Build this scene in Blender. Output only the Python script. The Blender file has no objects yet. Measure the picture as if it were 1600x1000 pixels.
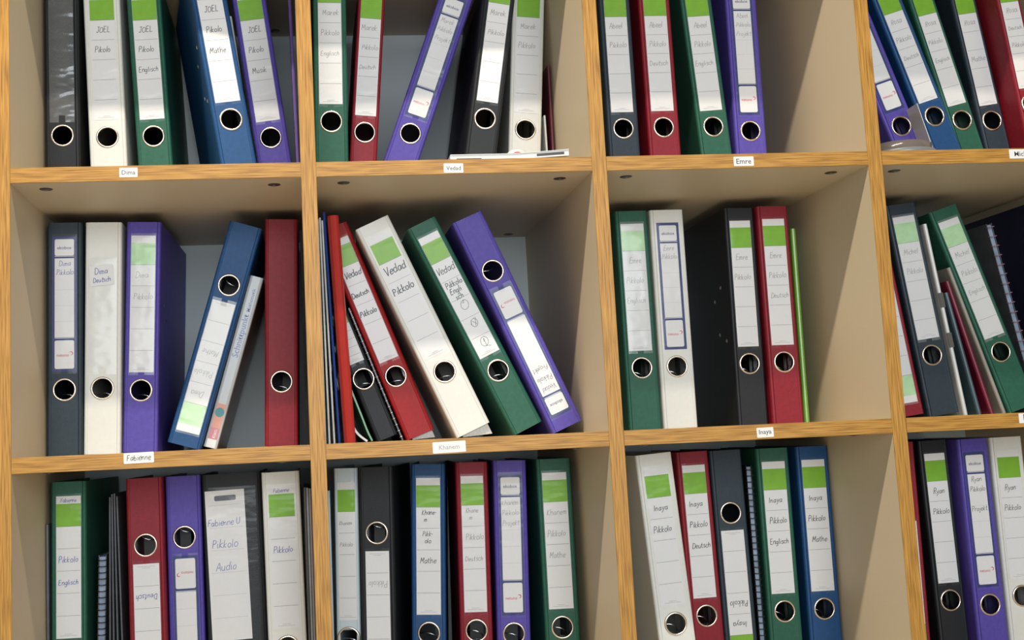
import bpy, bmesh, math, random
from mathutils import Matrix, Vector
random.seed(7)
R = math.radians
S = 0.001                      # everything below is written in millimetres
scene = bpy.context.scene
COL = scene.collection

# ------------------------------------------------------------------ camera
cam_data = bpy.data.cameras.new('camera')
cam = bpy.data.objects.new('camera', cam_data)
COL.objects.link(cam)
scene.camera = cam
YAW, PITCH, ROLL = 0.10645330, 0.11499263, -0.04557761
fw = Vector((math.sin(YAW) * math.cos(PITCH), math.cos(YAW) * math.cos(PITCH), math.sin(PITCH)))
rt0 = Vector((math.cos(YAW), -math.sin(YAW), 0))
up0 = rt0.cross(fw)
rt = math.cos(ROLL) * rt0 + math.sin(ROLL) * up0
up = -math.sin(ROLL) * rt0 + math.cos(ROLL) * up0
m = Matrix((rt, up, -fw)).transposed().to_4x4()
m.translation = Vector((367.198, -1430.317, 12.901)) * S
cam.matrix_world = m
cam_data.sensor_width = 36
cam_data.lens = 1817.548 / 1600 * 36
cam_data.shift_x = 134.835 / 1600
cam_data.shift_y = -15.682 / 1600
cam_data.clip_start = 0.05

# ------------------------------------------------------------------ light
world = bpy.data.worlds.new('world')
scene.world = world
world.use_nodes = True
bg = world.node_tree.nodes['Background']
bg.inputs[0].default_value = (0.93, 0.97, 1.0, 1)
bg.inputs[1].default_value = 0.10

def area(name, loc, size_x, size_y, power, col, tilt):
    d = bpy.data.lights.new(name, 'AREA')
    d.shape = 'RECTANGLE'; d.size = size_x; d.size_y = size_y
    d.energy = power; d.color = col
    o = bpy.data.objects.new(name, d); COL.objects.link(o)
    o.location = loc
    o.rotation_euler = (R(tilt), 0, 0)            # 0 = straight down, 90 = level, towards the bookcase
    return o
# fluorescent tube under the ceiling, parallel to the bookcase
area('ceiling_tube', (-0.40, -0.934, 1.685), 3.0, 0.06, 60, (1.0, 0.90, 0.74), 8)
# daylight from the window side of the room, behind the viewer
area('window_daylight', (0.75, -4.2, 0.70), 2.8, 1.7, 120, (0.90, 0.96, 1.0), 82)

vs = scene.view_settings
vs.view_transform = 'Standard'; vs.look = 'None'
vs.exposure = 0.10; vs.gamma = 1.0; vs.use_curve_mapping = False

# ------------------------------------------------------------------ materials
def mat(name, col, rough=0.5, spec=0.5, metal=0.0, var=0.0, nscale=60, bump=0.0, bscale=400, coat=0.0):
    mt = bpy.data.materials.new(name); mt.use_nodes = True
    nt = mt.node_tree; p = nt.nodes['Principled BSDF']
    p.inputs['Base Color'].default_value = (*col, 1)
    p.inputs['Roughness'].default_value = rough
    p.inputs['Specular IOR Level'].default_value = spec
    p.inputs['Metallic'].default_value = metal
    p.inputs['Coat Weight'].default_value = coat
    tc = nt.nodes.new('ShaderNodeTexCoord')
    if var:
        n = nt.nodes.new('ShaderNodeTexNoise'); n.inputs['Scale'].default_value = nscale
        n.inputs['Detail'].default_value = 4
        nt.links.new(tc.outputs['Object'], n.inputs['Vector'])
        mx = nt.nodes.new('ShaderNodeMixRGB'); mx.blend_type = 'MULTIPLY'; mx.inputs[0].default_value = 1
        mx.inputs[1].default_value = (*col, 1)
        r = nt.nodes.new('ShaderNodeMapRange')
        r.inputs['From Min'].default_value = 0.3; r.inputs['From Max'].default_value = 0.7
        r.inputs['To Min'].default_value = 1 - var; r.inputs['To Max'].default_value = 1 + var
        nt.links.new(n.outputs['Fac'], r.inputs['Value'])
        nt.links.new(r.outputs[0], mx.inputs[2])
        nt.links.new(mx.outputs[0], p.inputs['Base Color'])
    if bump:
        n2 = nt.nodes.new('ShaderNodeTexNoise'); n2.inputs['Scale'].default_value = bscale
        n2.inputs['Detail'].default_value = 2
        nt.links.new(tc.outputs['Object'], n2.inputs['Vector'])
        b = nt.nodes.new('ShaderNodeBump'); b.inputs['Strength'].default_value = bump
        b.inputs['Distance'].default_value = 0.0006
        nt.links.new(n2.outputs['Fac'], b.inputs['Height'])
        nt.links.new(b.outputs[0], p.inputs['Normal'])
    return mt

def oak(name, along):
    mt = bpy.data.materials.new(name); mt.use_nodes = True
    nt = mt.node_tree; p = nt.nodes['Principled BSDF']
    tc = nt.nodes.new('ShaderNodeTexCoord'); mp = nt.nodes.new('ShaderNodeMapping')
    nt.links.new(tc.outputs['Object'], mp.inputs['Vector'])
    mp.inputs['Scale'].default_value = (22, 640, 640) if along == 'x' else (640, 640, 22)
    n = nt.nodes.new('ShaderNodeTexNoise'); n.inputs['Scale'].default_value = 1.0
    n.inputs['Detail'].default_value = 6; n.inputs['Roughness'].default_value = 0.42
    n.inputs['Distortion'].default_value = 0.4
    nt.links.new(mp.outputs[0], n.inputs['Vector'])
    cr = nt.nodes.new('ShaderNodeValToRGB')
    e = cr.color_ramp.elements
    e[0].position = 0.30; e[0].color = (0.235, 0.105, 0.018, 1)
    e[1].position = 0.70; e[1].color = (0.520, 0.275, 0.058, 1)
    e2 = cr.color_ramp.elements.new(0.5); e2.color = (0.405, 0.200, 0.036, 1)
    nt.links.new(n.outputs['Fac'], cr.inputs[0])
    nt.links.new(cr.outputs[0], p.inputs['Base Color'])
    p.inputs['Roughness'].default_value = 0.42
    p.inputs['Specular IOR Level'].default_value = 0.35
    b = nt.nodes.new('ShaderNodeBump'); b.inputs['Strength'].default_value = 0.25
    b.inputs['Distance'].default_value = 0.0005
    nt.links.new(n.outputs['Fac'], b.inputs['Height']); nt.links.new(b.outputs[0], p.inputs['Normal'])
    return mt

def film(name, gloss=0.10, veil=0.0, tint=(1, 1, 1), wrinkle=0.25):
    mt = bpy.data.materials.new(name); mt.use_nodes = True
    nt = mt.node_tree; nt.nodes.clear()
    out = nt.nodes.new('ShaderNodeOutputMaterial')
    tr = nt.nodes.new('ShaderNodeBsdfTransparent'); tr.inputs[0].default_value = (*tint, 1)
    gl = nt.nodes.new('ShaderNodeBsdfGlossy'); gl.inputs['Roughness'].default_value = 0.16
    df = nt.nodes.new('ShaderNodeBsdfDiffuse'); df.inputs[0].default_value = (0.85, 0.9, 0.9, 1)
    tc = nt.nodes.new('ShaderNodeTexCoord'); mp = nt.nodes.new('ShaderNodeMapping')
    mp.inputs['Scale'].default_value = (18, 18, 45)
    n = nt.nodes.new('ShaderNodeTexNoise'); n.inputs['Scale'].default_value = 1; n.inputs['Detail'].default_value = 2
    nt.links.new(tc.outputs['Object'], mp.inputs[0]); nt.links.new(mp.outputs[0], n.inputs['Vector'])
    b = nt.nodes.new('ShaderNodeBump'); b.inputs['Strength'].default_value = wrinkle; b.inputs['Distance'].default_value = 0.006
    nt.links.new(n.outputs['Fac'], b.inputs['Height']); nt.links.new(b.outputs[0], gl.inputs['Normal'])
    lw = nt.nodes.new('ShaderNodeLayerWeight'); lw.inputs['Blend'].default_value = 0.12
    ad = nt.nodes.new('ShaderNodeMath'); ad.operation = 'MULTIPLY_ADD'; ad.inputs[1].default_value = 0.35; ad.inputs[2].default_value = gloss
    nt.links.new(lw.outputs['Facing'], ad.inputs[0])
    m1 = nt.nodes.new('ShaderNodeMixShader'); m1.inputs[0].default_value = veil
    nt.links.new(tr.outputs[0], m1.inputs[1]); nt.links.new(df.outputs[0], m1.inputs[2])
    m2 = nt.nodes.new('ShaderNodeMixShader')
    nt.links.new(ad.outputs[0], m2.inputs[0]); nt.links.new(m1.outputs[0], m2.inputs[1]); nt.links.new(gl.outputs[0], m2.inputs[2])
    nt.links.new(m2.outputs[0], out.inputs[0])
    return mt

M = {}
M['oak_x'] = oak('oak_edge_horizontal', 'x')
M['oak_z'] = oak('oak_edge_vertical', 'z')
M['melamine'] = mat('cream_melamine', (0.625, 0.52, 0.365), 0.5, 0.35, var=0.05, nscale=900, bump=0.12, bscale=900)
M['backboard'] = mat('pale_grey_backboard', (0.60, 0.66, 0.67), 0.6, 0.3, var=0.03, nscale=700)
M['cap'] = mat('dark_screw_cap', (0.035, 0.03, 0.025), 0.4, 0.5)
M['screw'] = mat('screw_steel', (0.22, 0.2, 0.18), 0.35, 0.5, 0.9)
def bind(name, c, rough=0.42, var=0.10, bump=0.35):
    M[name] = mat(name + '_binder_board', c, rough + .06, 0.28, var=var, nscale=160, bump=bump, bscale=700)
bind('green', (0.020, 0.105, 0.066))
bind('red', (0.235, 0.011, 0.022))
bind('brightred', (0.330, 0.007, 0.008))
bind('purple', (0.090, 0.062, 0.350))
bind('blue', (0.012, 0.066, 0.190))
bind('black', (0.014, 0.015, 0.018), 0.42)
bind('slate', (0.026, 0.040, 0.055), 0.42)
bind('white', (0.720, 0.715, 0.670), 0.35, 0.02, 0.1)
bind('palegrey', (0.560, 0.640, 0.680), 0.35, 0.02, 0.1)
bind('navy', (0.016, 0.014, 0.045), 0.4)
M['inner'] = mat('binder_inside', (0.045, 0.047, 0.05), 0.6)
M['paper'] = mat('label_paper', (0.745, 0.735, 0.735), 0.6, 0.3, var=0.015, nscale=300)
M['pages'] = mat('page_edges', (0.55, 0.55, 0.53), 0.8, 0.1, var=0.2, nscale=1200)
M['band'] = mat('lime_green_print', (0.185, 0.430, 0.012), 0.5, 0.35, var=0.06, nscale=120)
M['band_pale'] = mat('glare_paled_green_print', (0.430, 0.690, 0.365), 0.5, 0.35, var=0.08, nscale=90)  # reflection off the plastic pocket is mixed into this paler green
M['rule'] = mat('grey_rule_print', (0.16, 0.16, 0.17), 0.7)
M['rule_faint'] = mat('faint_rule_print', (0.45, 0.46, 0.48), 0.7)
M['pencil'] = mat('pencil', (0.36, 0.35, 0.36), 0.6)
M['ink'] = mat('dark_ink', (0.06, 0.06, 0.075), 0.6)
M['blueink'] = mat('blue_ink', (0.10, 0.12, 0.38), 0.6)
M['marker'] = mat('black_marker', (0.012, 0.010, 0.016), 0.5)
M['ekoblue'] = mat('dark_blue_label_print', (0.012, 0.022, 0.145), 0.5)
M['logored'] = mat('red_logo_print', (0.60, 0.03, 0.07), 0.5)
M['ring'] = mat('nickel_ring', (0.80, 0.70, 0.60), 0.26, 0.5, 1.0)
M['wire'] = mat('lever_wire', (0.75, 0.75, 0.74), 0.25, 0.5, 1.0)
M['rivet'] = mat('rivet_metal', (0.70, 0.68, 0.64), 0.3, 0.5, 1.0)
M['film'] = film('clear_pocket_film', 0.012, 0.015)
M['veiled'] = film('glare_veil_pocket_film', 0.03, 0.12)  # diffuse veil stands in for gloss reflection on clear plastic
M['emptyfilm'] = film('creased_empty_pocket_film', 0.05, 0.09, wrinkle=0.45)
M['tag'] = mat('white_tag', (0.76, 0.75, 0.72), 0.5)
def plastic(name, c, rough=0.22, var=0.04): M[name] = mat(name, c, rough, 0.5, var=var, nscale=50)
plastic('red_plastic', (0.42, 0.025, 0.018)); plastic('blue_plastic', (0.012, 0.05, 0.25)); plastic('green_plastic', (0.03, 0.24, 0.055))
plastic('lime_plastic', (0.20, 0.42, 0.05)); plastic('purple_plastic', (0.15, 0.09, 0.33)); plastic('black_plastic', (0.018, 0.018, 0.02))
plastic('white_plastic', (0.62, 0.62, 0.60)); plastic('sleeve_plastic', (0.60, 0.63, 0.62), 0.3, 0.15); plastic('paleblue_plastic', (0.47, 0.60, 0.68))
plastic('grey_plastic', (0.10, 0.105, 0.115), 0.35, 0.2); plastic('pink_paper', (0.55, 0.42, 0.40), 0.5); plastic('maroon_plastic', (0.13, 0.02, 0.035))
plastic('magenta_paper', (0.17, 0.008, 0.03), 0.4); plastic('brown_cover', (0.13, 0.085, 0.06), 0.3, 0.3); plastic('book_grey', (0.45, 0.47, 0.49), 0.3)
plastic('salmon', (0.62, 0.28, 0.20), 0.4); plastic('rose', (0.55, 0.19, 0.22), 0.4); plastic('teal', (0.03, 0.22, 0.26), 0.4)
plastic('teal_cover', (0.05, 0.09, 0.11), 0.35); plastic('tape_brown', (0.16, 0.13, 0.11), 0.15); plastic('tape_grey', (0.20, 0.205, 0.21), 0.3)
plastic('signal_red', (0.55, 0.03, 0.015), 0.25); plastic('taupe_sheet', (0.30, 0.28, 0.24), 0.4); plastic('dark_print', (0.06, 0.05, 0.045), 0.5)
plastic('coil_pink', (0.30, 0.17, 0.22), 0.3); plastic('coil_black', (0.02, 0.02, 0.022), 0.3); plastic('bluegrey_pages', (0.24, 0.30, 0.40), 0.6, 0.3)
M['wallpaint'] = mat('wall_paint', (0.62, 0.60, 0.55), 0.8, var=0.02, nscale=30)
M['lino'] = mat('linoleum', (0.58, 0.53, 0.45), 0.5, var=0.06, nscale=12)

# ------------------------------------------------------------------ mesh helpers (mm in, metres out)
class MB:
    def __init__(s): s.v = []; s.f = []; s.sm = []
    def add(s, verts, faces, smooth=False):
        o = len(s.v); s.v += [tuple(c * S for c in v) for v in verts]
        s.f += [tuple(i + o for i in f) for f in faces]; s.sm += [smooth] * len(faces)
    def box(s, x0, x1, y0, y1, z0, z1):
        s.add([(x0, y0, z0), (x1, y0, z0), (x1, y1, z0), (x0, y1, z0), (x0, y0, z1), (x1, y0, z1), (x1, y1, z1), (x0, y1, z1)],
              [(0, 3, 2, 1), (4, 5, 6, 7), (0, 1, 5, 4), (1, 2, 6, 5), (2, 3, 7, 6), (3, 0, 4, 7)])
    def prism_y(s, poly, y0, y1, smooth=False):        # poly in (x, z), counter-clockwise seen from the front
        n = len(poly)
        s.add([(x, y0, z) for x, z in poly] + [(x, y1, z) for x, z in poly],
              [tuple(range(n)), tuple(range(2 * n - 1, n - 1, -1))])
        s.add([(x, y0, z) for x, z in poly] + [(x, y1, z) for x, z in poly],
              [(i, i + n, (i + 1) % n + n, (i + 1) % n) for i in range(n)], smooth)
    def prism_z(s, poly, z0, z1, smooth=False):        # poly in (x, y)
        n = len(poly)
        s.add([(x, y, z0) for x, y in poly] + [(x, y, z1) for x, y in poly],
              [(i, (i + 1) % n, (i + 1) % n + n, i + n) for i in range(n)], smooth)
        s.add([(x, y, z0) for x, y in poly] + [(x, y, z1) for x, y in poly],
              [tuple(range(n - 1, -1, -1)), tuple(range(n, 2 * n))])
    def tube(s, pts, r, k=6):
        pts = [Vector(p) for p in pts]; rings = []
        for i, p in enumerate(pts):
            d = (pts[min(i + 1, len(pts) - 1)] - pts[max(i - 1, 0)]).normalized()
            a = d.orthogonal().normalized() if i == 0 else (rings_a - d * rings_a.dot(d)).normalized()
            rings_a = a; b = d.cross(a)
            rings.append([p + r * (math.cos(t) * a + math.sin(t) * b) for t in [2 * math.pi * j / k for j in range(k)]])
        vv = [tuple(v) for rg in rings for v in rg]; ff = []
        for i in range(len(pts) - 1):
            for j in range(k): ff.append((i * k + j, i * k + (j + 1) % k, (i + 1) * k + (j + 1) % k, (i + 1) * k + j))
        ff += [tuple(range(k - 1, -1, -1)), tuple((len(pts) - 1) * k + j for j in range(k))]
        s.add(vv, ff, True)
    def lathe(s, prof, axis='y', seg=32, c=(0, 0, 0), close=False):
        vv = []; ff = []; n = len(prof)
        for i in range(seg):
            t = 2 * math.pi * i / seg
            for r, h in prof:
                if axis == 'y': vv.append((c[0] + r * math.cos(t), c[1] + h, c[2] + r * math.sin(t)))
                else: vv.append((c[0] + r * math.cos(t), c[1] + r * math.sin(t), c[2] + h))
        for i in range(seg):
            for j in range(n - 1 + (1 if close else 0)):
                a, b = i * n + j, i * n + (j + 1) % n; c2, d = ((i + 1) % seg) * n + (j + 1) % n, ((i + 1) % seg) * n + j
                ff.append((a, b, c2, d) if axis == 'y' else (a, d, c2, b))
        s.add(vv, ff, True)
    def mesh(s, name):
        me = bpy.data.meshes.new(name); me.from_pydata(s.v, [], s.f)
        me.polygons.foreach_set('use_smooth', s.sm); me.update(); return me

def ob(name, data, m_=None, parent=None, loc=None, rot=None):
    if isinstance(data, MB): data = data.mesh(name)
    o = bpy.data.objects.new(name, data); COL.objects.link(o)
    if m_ and data is not None and not data.materials: data.materials.append(M[m_])
    elif m_ and data is not None and data.materials[0] != M[m_]:
        o.material_slots[0].link = 'OBJECT'; o.material_slots[0].material = M[m_]
    if parent: o.parent = parent
    if loc: o.location = Vector(loc) * S
    if rot: o.rotation_euler = rot
    return o
def empty(name, label, cat, group=None):
    o = bpy.data.objects.new(name, None); COL.objects.link(o); o.empty_display_size = 0.03
    o['label'] = label; o['category'] = cat
    if group: o['group'] = group
    return o
def pose(o, x, s, z, lean, yaw=0, flipH=None, pre=True):
    """stand a thing on z at plane y=s; yaw about the vertical, then sideways lean"""
    T = Matrix.Translation(Vector((x, s, z)) * S) @ Matrix.Rotation(-R(yaw), 4, 'Z') @ Matrix.Rotation(R(lean), 4, 'Y')
    if flipH: T = T @ Matrix.Translation(Vector((0, 0, flipH)) * S) @ Matrix.Rotation(math.pi, 4, 'Y')
    o.matrix_world = T

# ------------------------------------------------------------------ lettering
G = {
'a': (5.2, ["4,4 2.5,5 1,4 .5,2 1.5,.2 3,.8 4,3", "4,5 4,1.5 4.6,0"]), 'b': (5, [".5,9 .6,0", ".6,3 2,5 3.8,4 4,1.5 2.5,0 .6,.8"]),
'c': (4.6, ["4,4 2.5,5 .8,4 .5,1.8 2,0 4,.8"]), 'd': (5.2, ["4,4 2.5,5 .8,4 .5,1.8 1.8,0 3.6,1", "4.2,9 4,2 4.5,0"]),
'e': (4.6, [".6,2.5 3.8,3 3.2,4.8 1.6,4.8 .5,2.8 1,.5 2.5,0 4,.9"]), 'f': (3.8, ["3.5,8.3 2.4,9 1.6,7.5 1.5,0", "0,5 3,5"]),
'g': (5.2, ["4,4 2.5,5 1,4 .5,2 1.5,.2 3,.8 4,3", "4,5 4,-2 2.5,-3.2 .8,-2.4"]), 'h': (5, [".6,9 .6,0", ".6,3 2,5 3.5,4.5 3.8,0"]),
'i': (2.4, ["1,5 1,.8 1.6,0", "1,7 1.1,7.5"]), 'j': (2.8, ["1.6,5 1.6,-2 .8,-3 -.4,-2.4", "1.6,7 1.7,7.5"]),
'k': (4.6, [".6,9 .6,0", "3.6,5 .7,2.4 3.8,0"]), 'l': (2.4, [".9,9 .9,1 1.6,0"]),
'm': (6.2, [".5,5 .5,0", ".5,3.5 1.6,5 2.6,4.3 2.7,0", "2.7,3.5 3.8,5 4.9,4.3 5,0"]), 'n': (4.8, [".5,5 .6,0", ".6,3.2 2,5 3.4,4.4 3.6,0"]),
'o': (4.8, ["2.2,5 .7,4 .6,1.4 2.2,0 3.8,1.4 3.7,4 2.2,5"]), 'p': (5, [".6,5 .5,-3.2", ".6,3.5 2,5 3.8,4 3.8,1.5 2.2,0 .6,1"]),
'r': (4, [".6,5 .7,0", ".7,3 1.8,4.8 3.2,4.8"]), 's': (4.2, ["3.4,4.4 2,5 .8,4 2,2.6 3.3,1.4 2.2,0 .5,.7"]),
't': (3.8, ["1.6,8 1.5,1 2.6,0 3.2,.4", ".2,5.4 3,5.4"]), 'u': (5, [".6,5 .7,1.2 2,0 3.5,1.2", "3.6,5 3.7,.8 4.3,0"]),
'v': (4.4, [".4,5 2,0 3.6,5"]), 'y': (4.6, [".5,5 1.8,1.2", "3.8,5 1.6,-2 .3,-3"]), '-': (3, [".5,3 2.5,3"]), ' ': (3, []),
'A': (5.6, [".3,0 2.6,9 4.8,0", "1.2,3.4 4,3.4"]), 'D': (6, [".6,9 .6,0", ".2,9 3,8.5 5,5.5 4.4,1.6 2.5,0 .3,.1"]),
'E': (5.4, ["4.4,9 .8,9", ".8,9 .6,0", ".6,0 4.5,0", ".7,4.8 3.8,4.8"]), 'F': (5, ["4.4,9 .8,9", ".8,9 .6,0", ".7,4.8 3.6,4.8"]),
'I': (2.6, ["1,9 1,0"]), 'J': (4.8, [".8,9 4,9", "2.8,9 2.8,1.5 1.4,0 .2,1.4"]), 'K': (5.2, [".7,9 .7,0", "4.2,9 .8,4", ".8,4 4.4,0"]),
'L': (4.8, [".7,9 .7,0", ".7,0 4,.2"]), 'M': (6.4, [".5,0 .8,9", ".8,9 2.8,3", "2.8,3 4.9,9", "4.9,9 5.3,0"]),
'O': (6, ["2.8,9 .8,7.4 .5,2 2.8,0 5,2 4.8,7 2.8,9"]), 'P': (5, [".8,9 .7,0", ".5,8.6 2.6,9 4.2,7.6 3.4,5.2 .8,4.4"]),
'R': (5.2, [".8,9 .7,0", ".5,8.6 2.6,9 4.2,7.6 3.4,5.2 .8,4.4", "2,4.6 4.4,0"]), 'V': (5, [".3,9 2.4,0", "2.4,0 4.4,9"]),
'U': (5.6, [".6,9 .7,2 2.4,0 4.4,2 4.6,9"]), 'S': (4.8, ["4,8 2.6,9 .9,7.6 2.4,5 4,2.6 2.6,0 .5,.9"]),
'Q': (8, ["4,8.5 2,8 .6,5 1.6,1.6 4.2,.4 7,2 7.6,5.4 6,8.2 3.4,8.8", "4,9 4,6.4 2.4,7.4"]),
'@': (7, ["4,7.6 1.6,7 .8,4 2.6,1.6 5,2.6 5.4,5.6 3.6,7.4", "2,6 4.6,3", "5,8 3.4,2.4", "1.4,7 .4,4"]),
'$': (8, ["4,9 1.4,7.6 .8,3.6 3.2,1 6.6,2.4 7,6.4 4.6,9", "3.6,4.6 4.2,7.4 4.4,1.4", "3.4,1 6,.4 8,-.6"]),
}
def catmull(p, k=4):
    if len(p) < 3: return p
    q = [p[0]] + p + [p[-1]]; out = []
    for i in range(1, len(q) - 2):
        for j in range(k):
            t = j / k
            out.append(tuple(0.5 * ((2 * q[i][c]) + (-q[i-1][c] + q[i+1][c]) * t + (2*q[i-1][c] - 5*q[i][c] + 4*q[i+1][c] - q[i+2][c]) * t*t
                       + (-q[i-1][c] + 3*q[i][c] - 3*q[i+1][c] + q[i+2][c]) * t**3) for c in (0, 1)))
    out.append(p[-1]); return out
def script_mesh(text, width, stroke, tilt=0.0, hmax=8.5):
    """pen strokes as thin ribbons in the x-z plane, centred on x, baseline on z=0"""
    adv = sum(G[c][0] for c in text); k = min(width / adv, hmax / 9.0)
    x = -adv * k / 2; b = MB(); rnd = random.Random(text + str(width))
    for ch in text:
        a, strokes = G[ch]; dz = rnd.uniform(-.35, .35); sc = rnd.uniform(.9, 1.08); sl = rnd.uniform(.05, .22)
        for st in strokes:
            p = [tuple(float(t) for t in c.split(',')) for c in st.split()]
            p = [(x + (u * sc + w * sl) * k, (w * sc + dz) * k + (x + u * k) * tilt) for u, w in p]
            p = catmull(p)
            n = len(p); vv = []
            for i in range(n):
                dx = p[min(i+1, n-1)][0] - p[max(i-1, 0)][0]; dzz = p[min(i+1, n-1)][1] - p[max(i-1, 0)][1]
                l = math.hypot(dx, dzz) or 1; h = stroke / 2 * rnd.uniform(.85, 1.15)
                vv += [(p[i][0] - dzz / l * h, 0, p[i][1] + dx / l * h), (p[i][0] + dzz / l * h, 0, p[i][1] - dx / l * h)]
            b.add(vv, [(2*i, 2*i+1, 2*i+3, 2*i+2) for i in range(n - 1)])
        x += a * k
    return b
FONT_CACHE = {}
def print_mesh(text, width=None, height=None):
    """printed type from the built-in sans font, flat, centred, facing the viewer"""
    key = (text, width, height)
    if key in FONT_CACHE: return FONT_CACHE[key]
    cu = bpy.data.curves.new('type', 'FONT'); cu.body = text; cu.size = 1; cu.resolution_u = 2; cu.offset = 0.008
    o = bpy.data.objects.new('type', cu); COL.objects.link(o)
    dg = bpy.context.evaluated_depsgraph_get(); dg.update()
    me = bpy.data.meshes.new_from_object(o.evaluated_get(dg))
    bpy.data.objects.remove(o); bpy.data.curves.remove(cu)
    xs = [v.co.x for v in me.vertices]; ys = [v.co.y for v in me.vertices]
    cx, cy = (min(xs) + max(xs)) / 2, (min(ys) + max(ys)) / 2
    k = width / (max(xs) - min(xs)) if width else height / (max(ys) - min(ys))
    for v in me.vertices: v.co = Vector(((v.co.x - cx) * k * S, 0, (v.co.y - cy) * k * S))
    me.materials.clear(); FONT_CACHE[key] = me
    return me

# ------------------------------------------------------------------ setting
W, PZ, D, T = 371.457, 351.062, 464.4, 19.0
FLOOR = -3 * PZ - 75
b = MB(); b.box(-2500, 4200, -4200, 520, FLOOR - 40, FLOOR - .5)
o = ob('floor', b, 'lino'); o['kind'] = 'structure'; o['label'] = 'plain linoleum floor of the room'
b = MB(); b.box(-2500, 4200, 480, 520, FLOOR, 1800)
o = ob('wall_back', b, 'wallpaint'); o['kind'] = 'structure'; o['label'] = 'painted wall behind the bookcase'

case = empty('bookcase', 'cream shelving unit with oak-coloured front edges and square compartments', 'bookcase')
up_me = MB(); up_me.box(0, T, 1.2, D, 0, 6 * PZ + T + 75); up_me = up_me.mesh('upright')
def band_mesh(vert, length):
    bb = MB()
    if vert: bb.prism_z([(0, 1.2), (0.02, .35), (.5, 0), (T - .5, 0), (T - .02, .35), (T, 1.2)], 0, length)
    else:
        q = [(0, 1.2), (.02, .35), (.5, 0), (T - .5, 0), (T - .02, .35), (T, 1.2)]
        n = len(q)
        bb.add([(0, y, z) for z, y in q] + [(length, y, z) for z, y in q],
               [tuple(range(n - 1, -1, -1)), tuple(range(n, 2 * n))] + [(i, (i+1) % n, (i+1) % n + n, i + n) for i in range(n)])
    return bb.mesh('edge_band')
upb_me = band_mesh(True, 6 * PZ + T + 75)
for k in range(-1, 5):
    u = ob('upright', up_me, 'melamine', case, (k * W, 0, FLOOR))
    ob('edge_band', upb_me, 'oak_z', u)
LW = W - T
sh_me = MB(); sh_me.box(0, LW, 1.2, D, 0, T); sh_me = sh_me.mesh('shelf')
shb_me = band_mesh(False, LW - 0.6)
cap_b = MB(); cap_b.lathe([(0.01, -1.1), (4.4, -1.1), (6.2, -.7), (7.6, -.4), (8.2, 0), (8.2, 2)], 'z', 20); cap_me = cap_b.mesh('screw_cap')
scr_b = MB(); scr_b.lathe([(0.01, -1.7), (2.6, -1.7), (3.0, -1.2), (3.0, -.6)], 'z', 10); scr_me = scr_b.mesh('screw_head')
for c in range(-1, 4):
    for k in range(-3, 4):
        sh = ob('shelf', sh_me, 'melamine', case, (c * W + T, 0, k * PZ))
        ob('edge_band', shb_me, 'oak_x', sh, (0.3, 0, 0))
        if k in (1, 2, 0) and 0 <= c:
            for (x, y) in ((35, 36), (318, 38), (35, 436), (319, 438)):
                ob('screw_cap', cap_me, 'cap', sh, (x, y, -.2)); ob('screw_head', scr_me, 'screw', sh, (x, y, -.2))
bp = MB(); bp.box(0, LW, 0, 4, 0, PZ - T); bp = bp.mesh('back_panel')
for c in range(-1, 4):
    for k in range(-3, 3):
        ob('back_panel', bp, 'backboard', case, (c * W + T, D, k * PZ + T))
ROWZ = {1: PZ + T, 2: T, 3: T - PZ}

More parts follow.
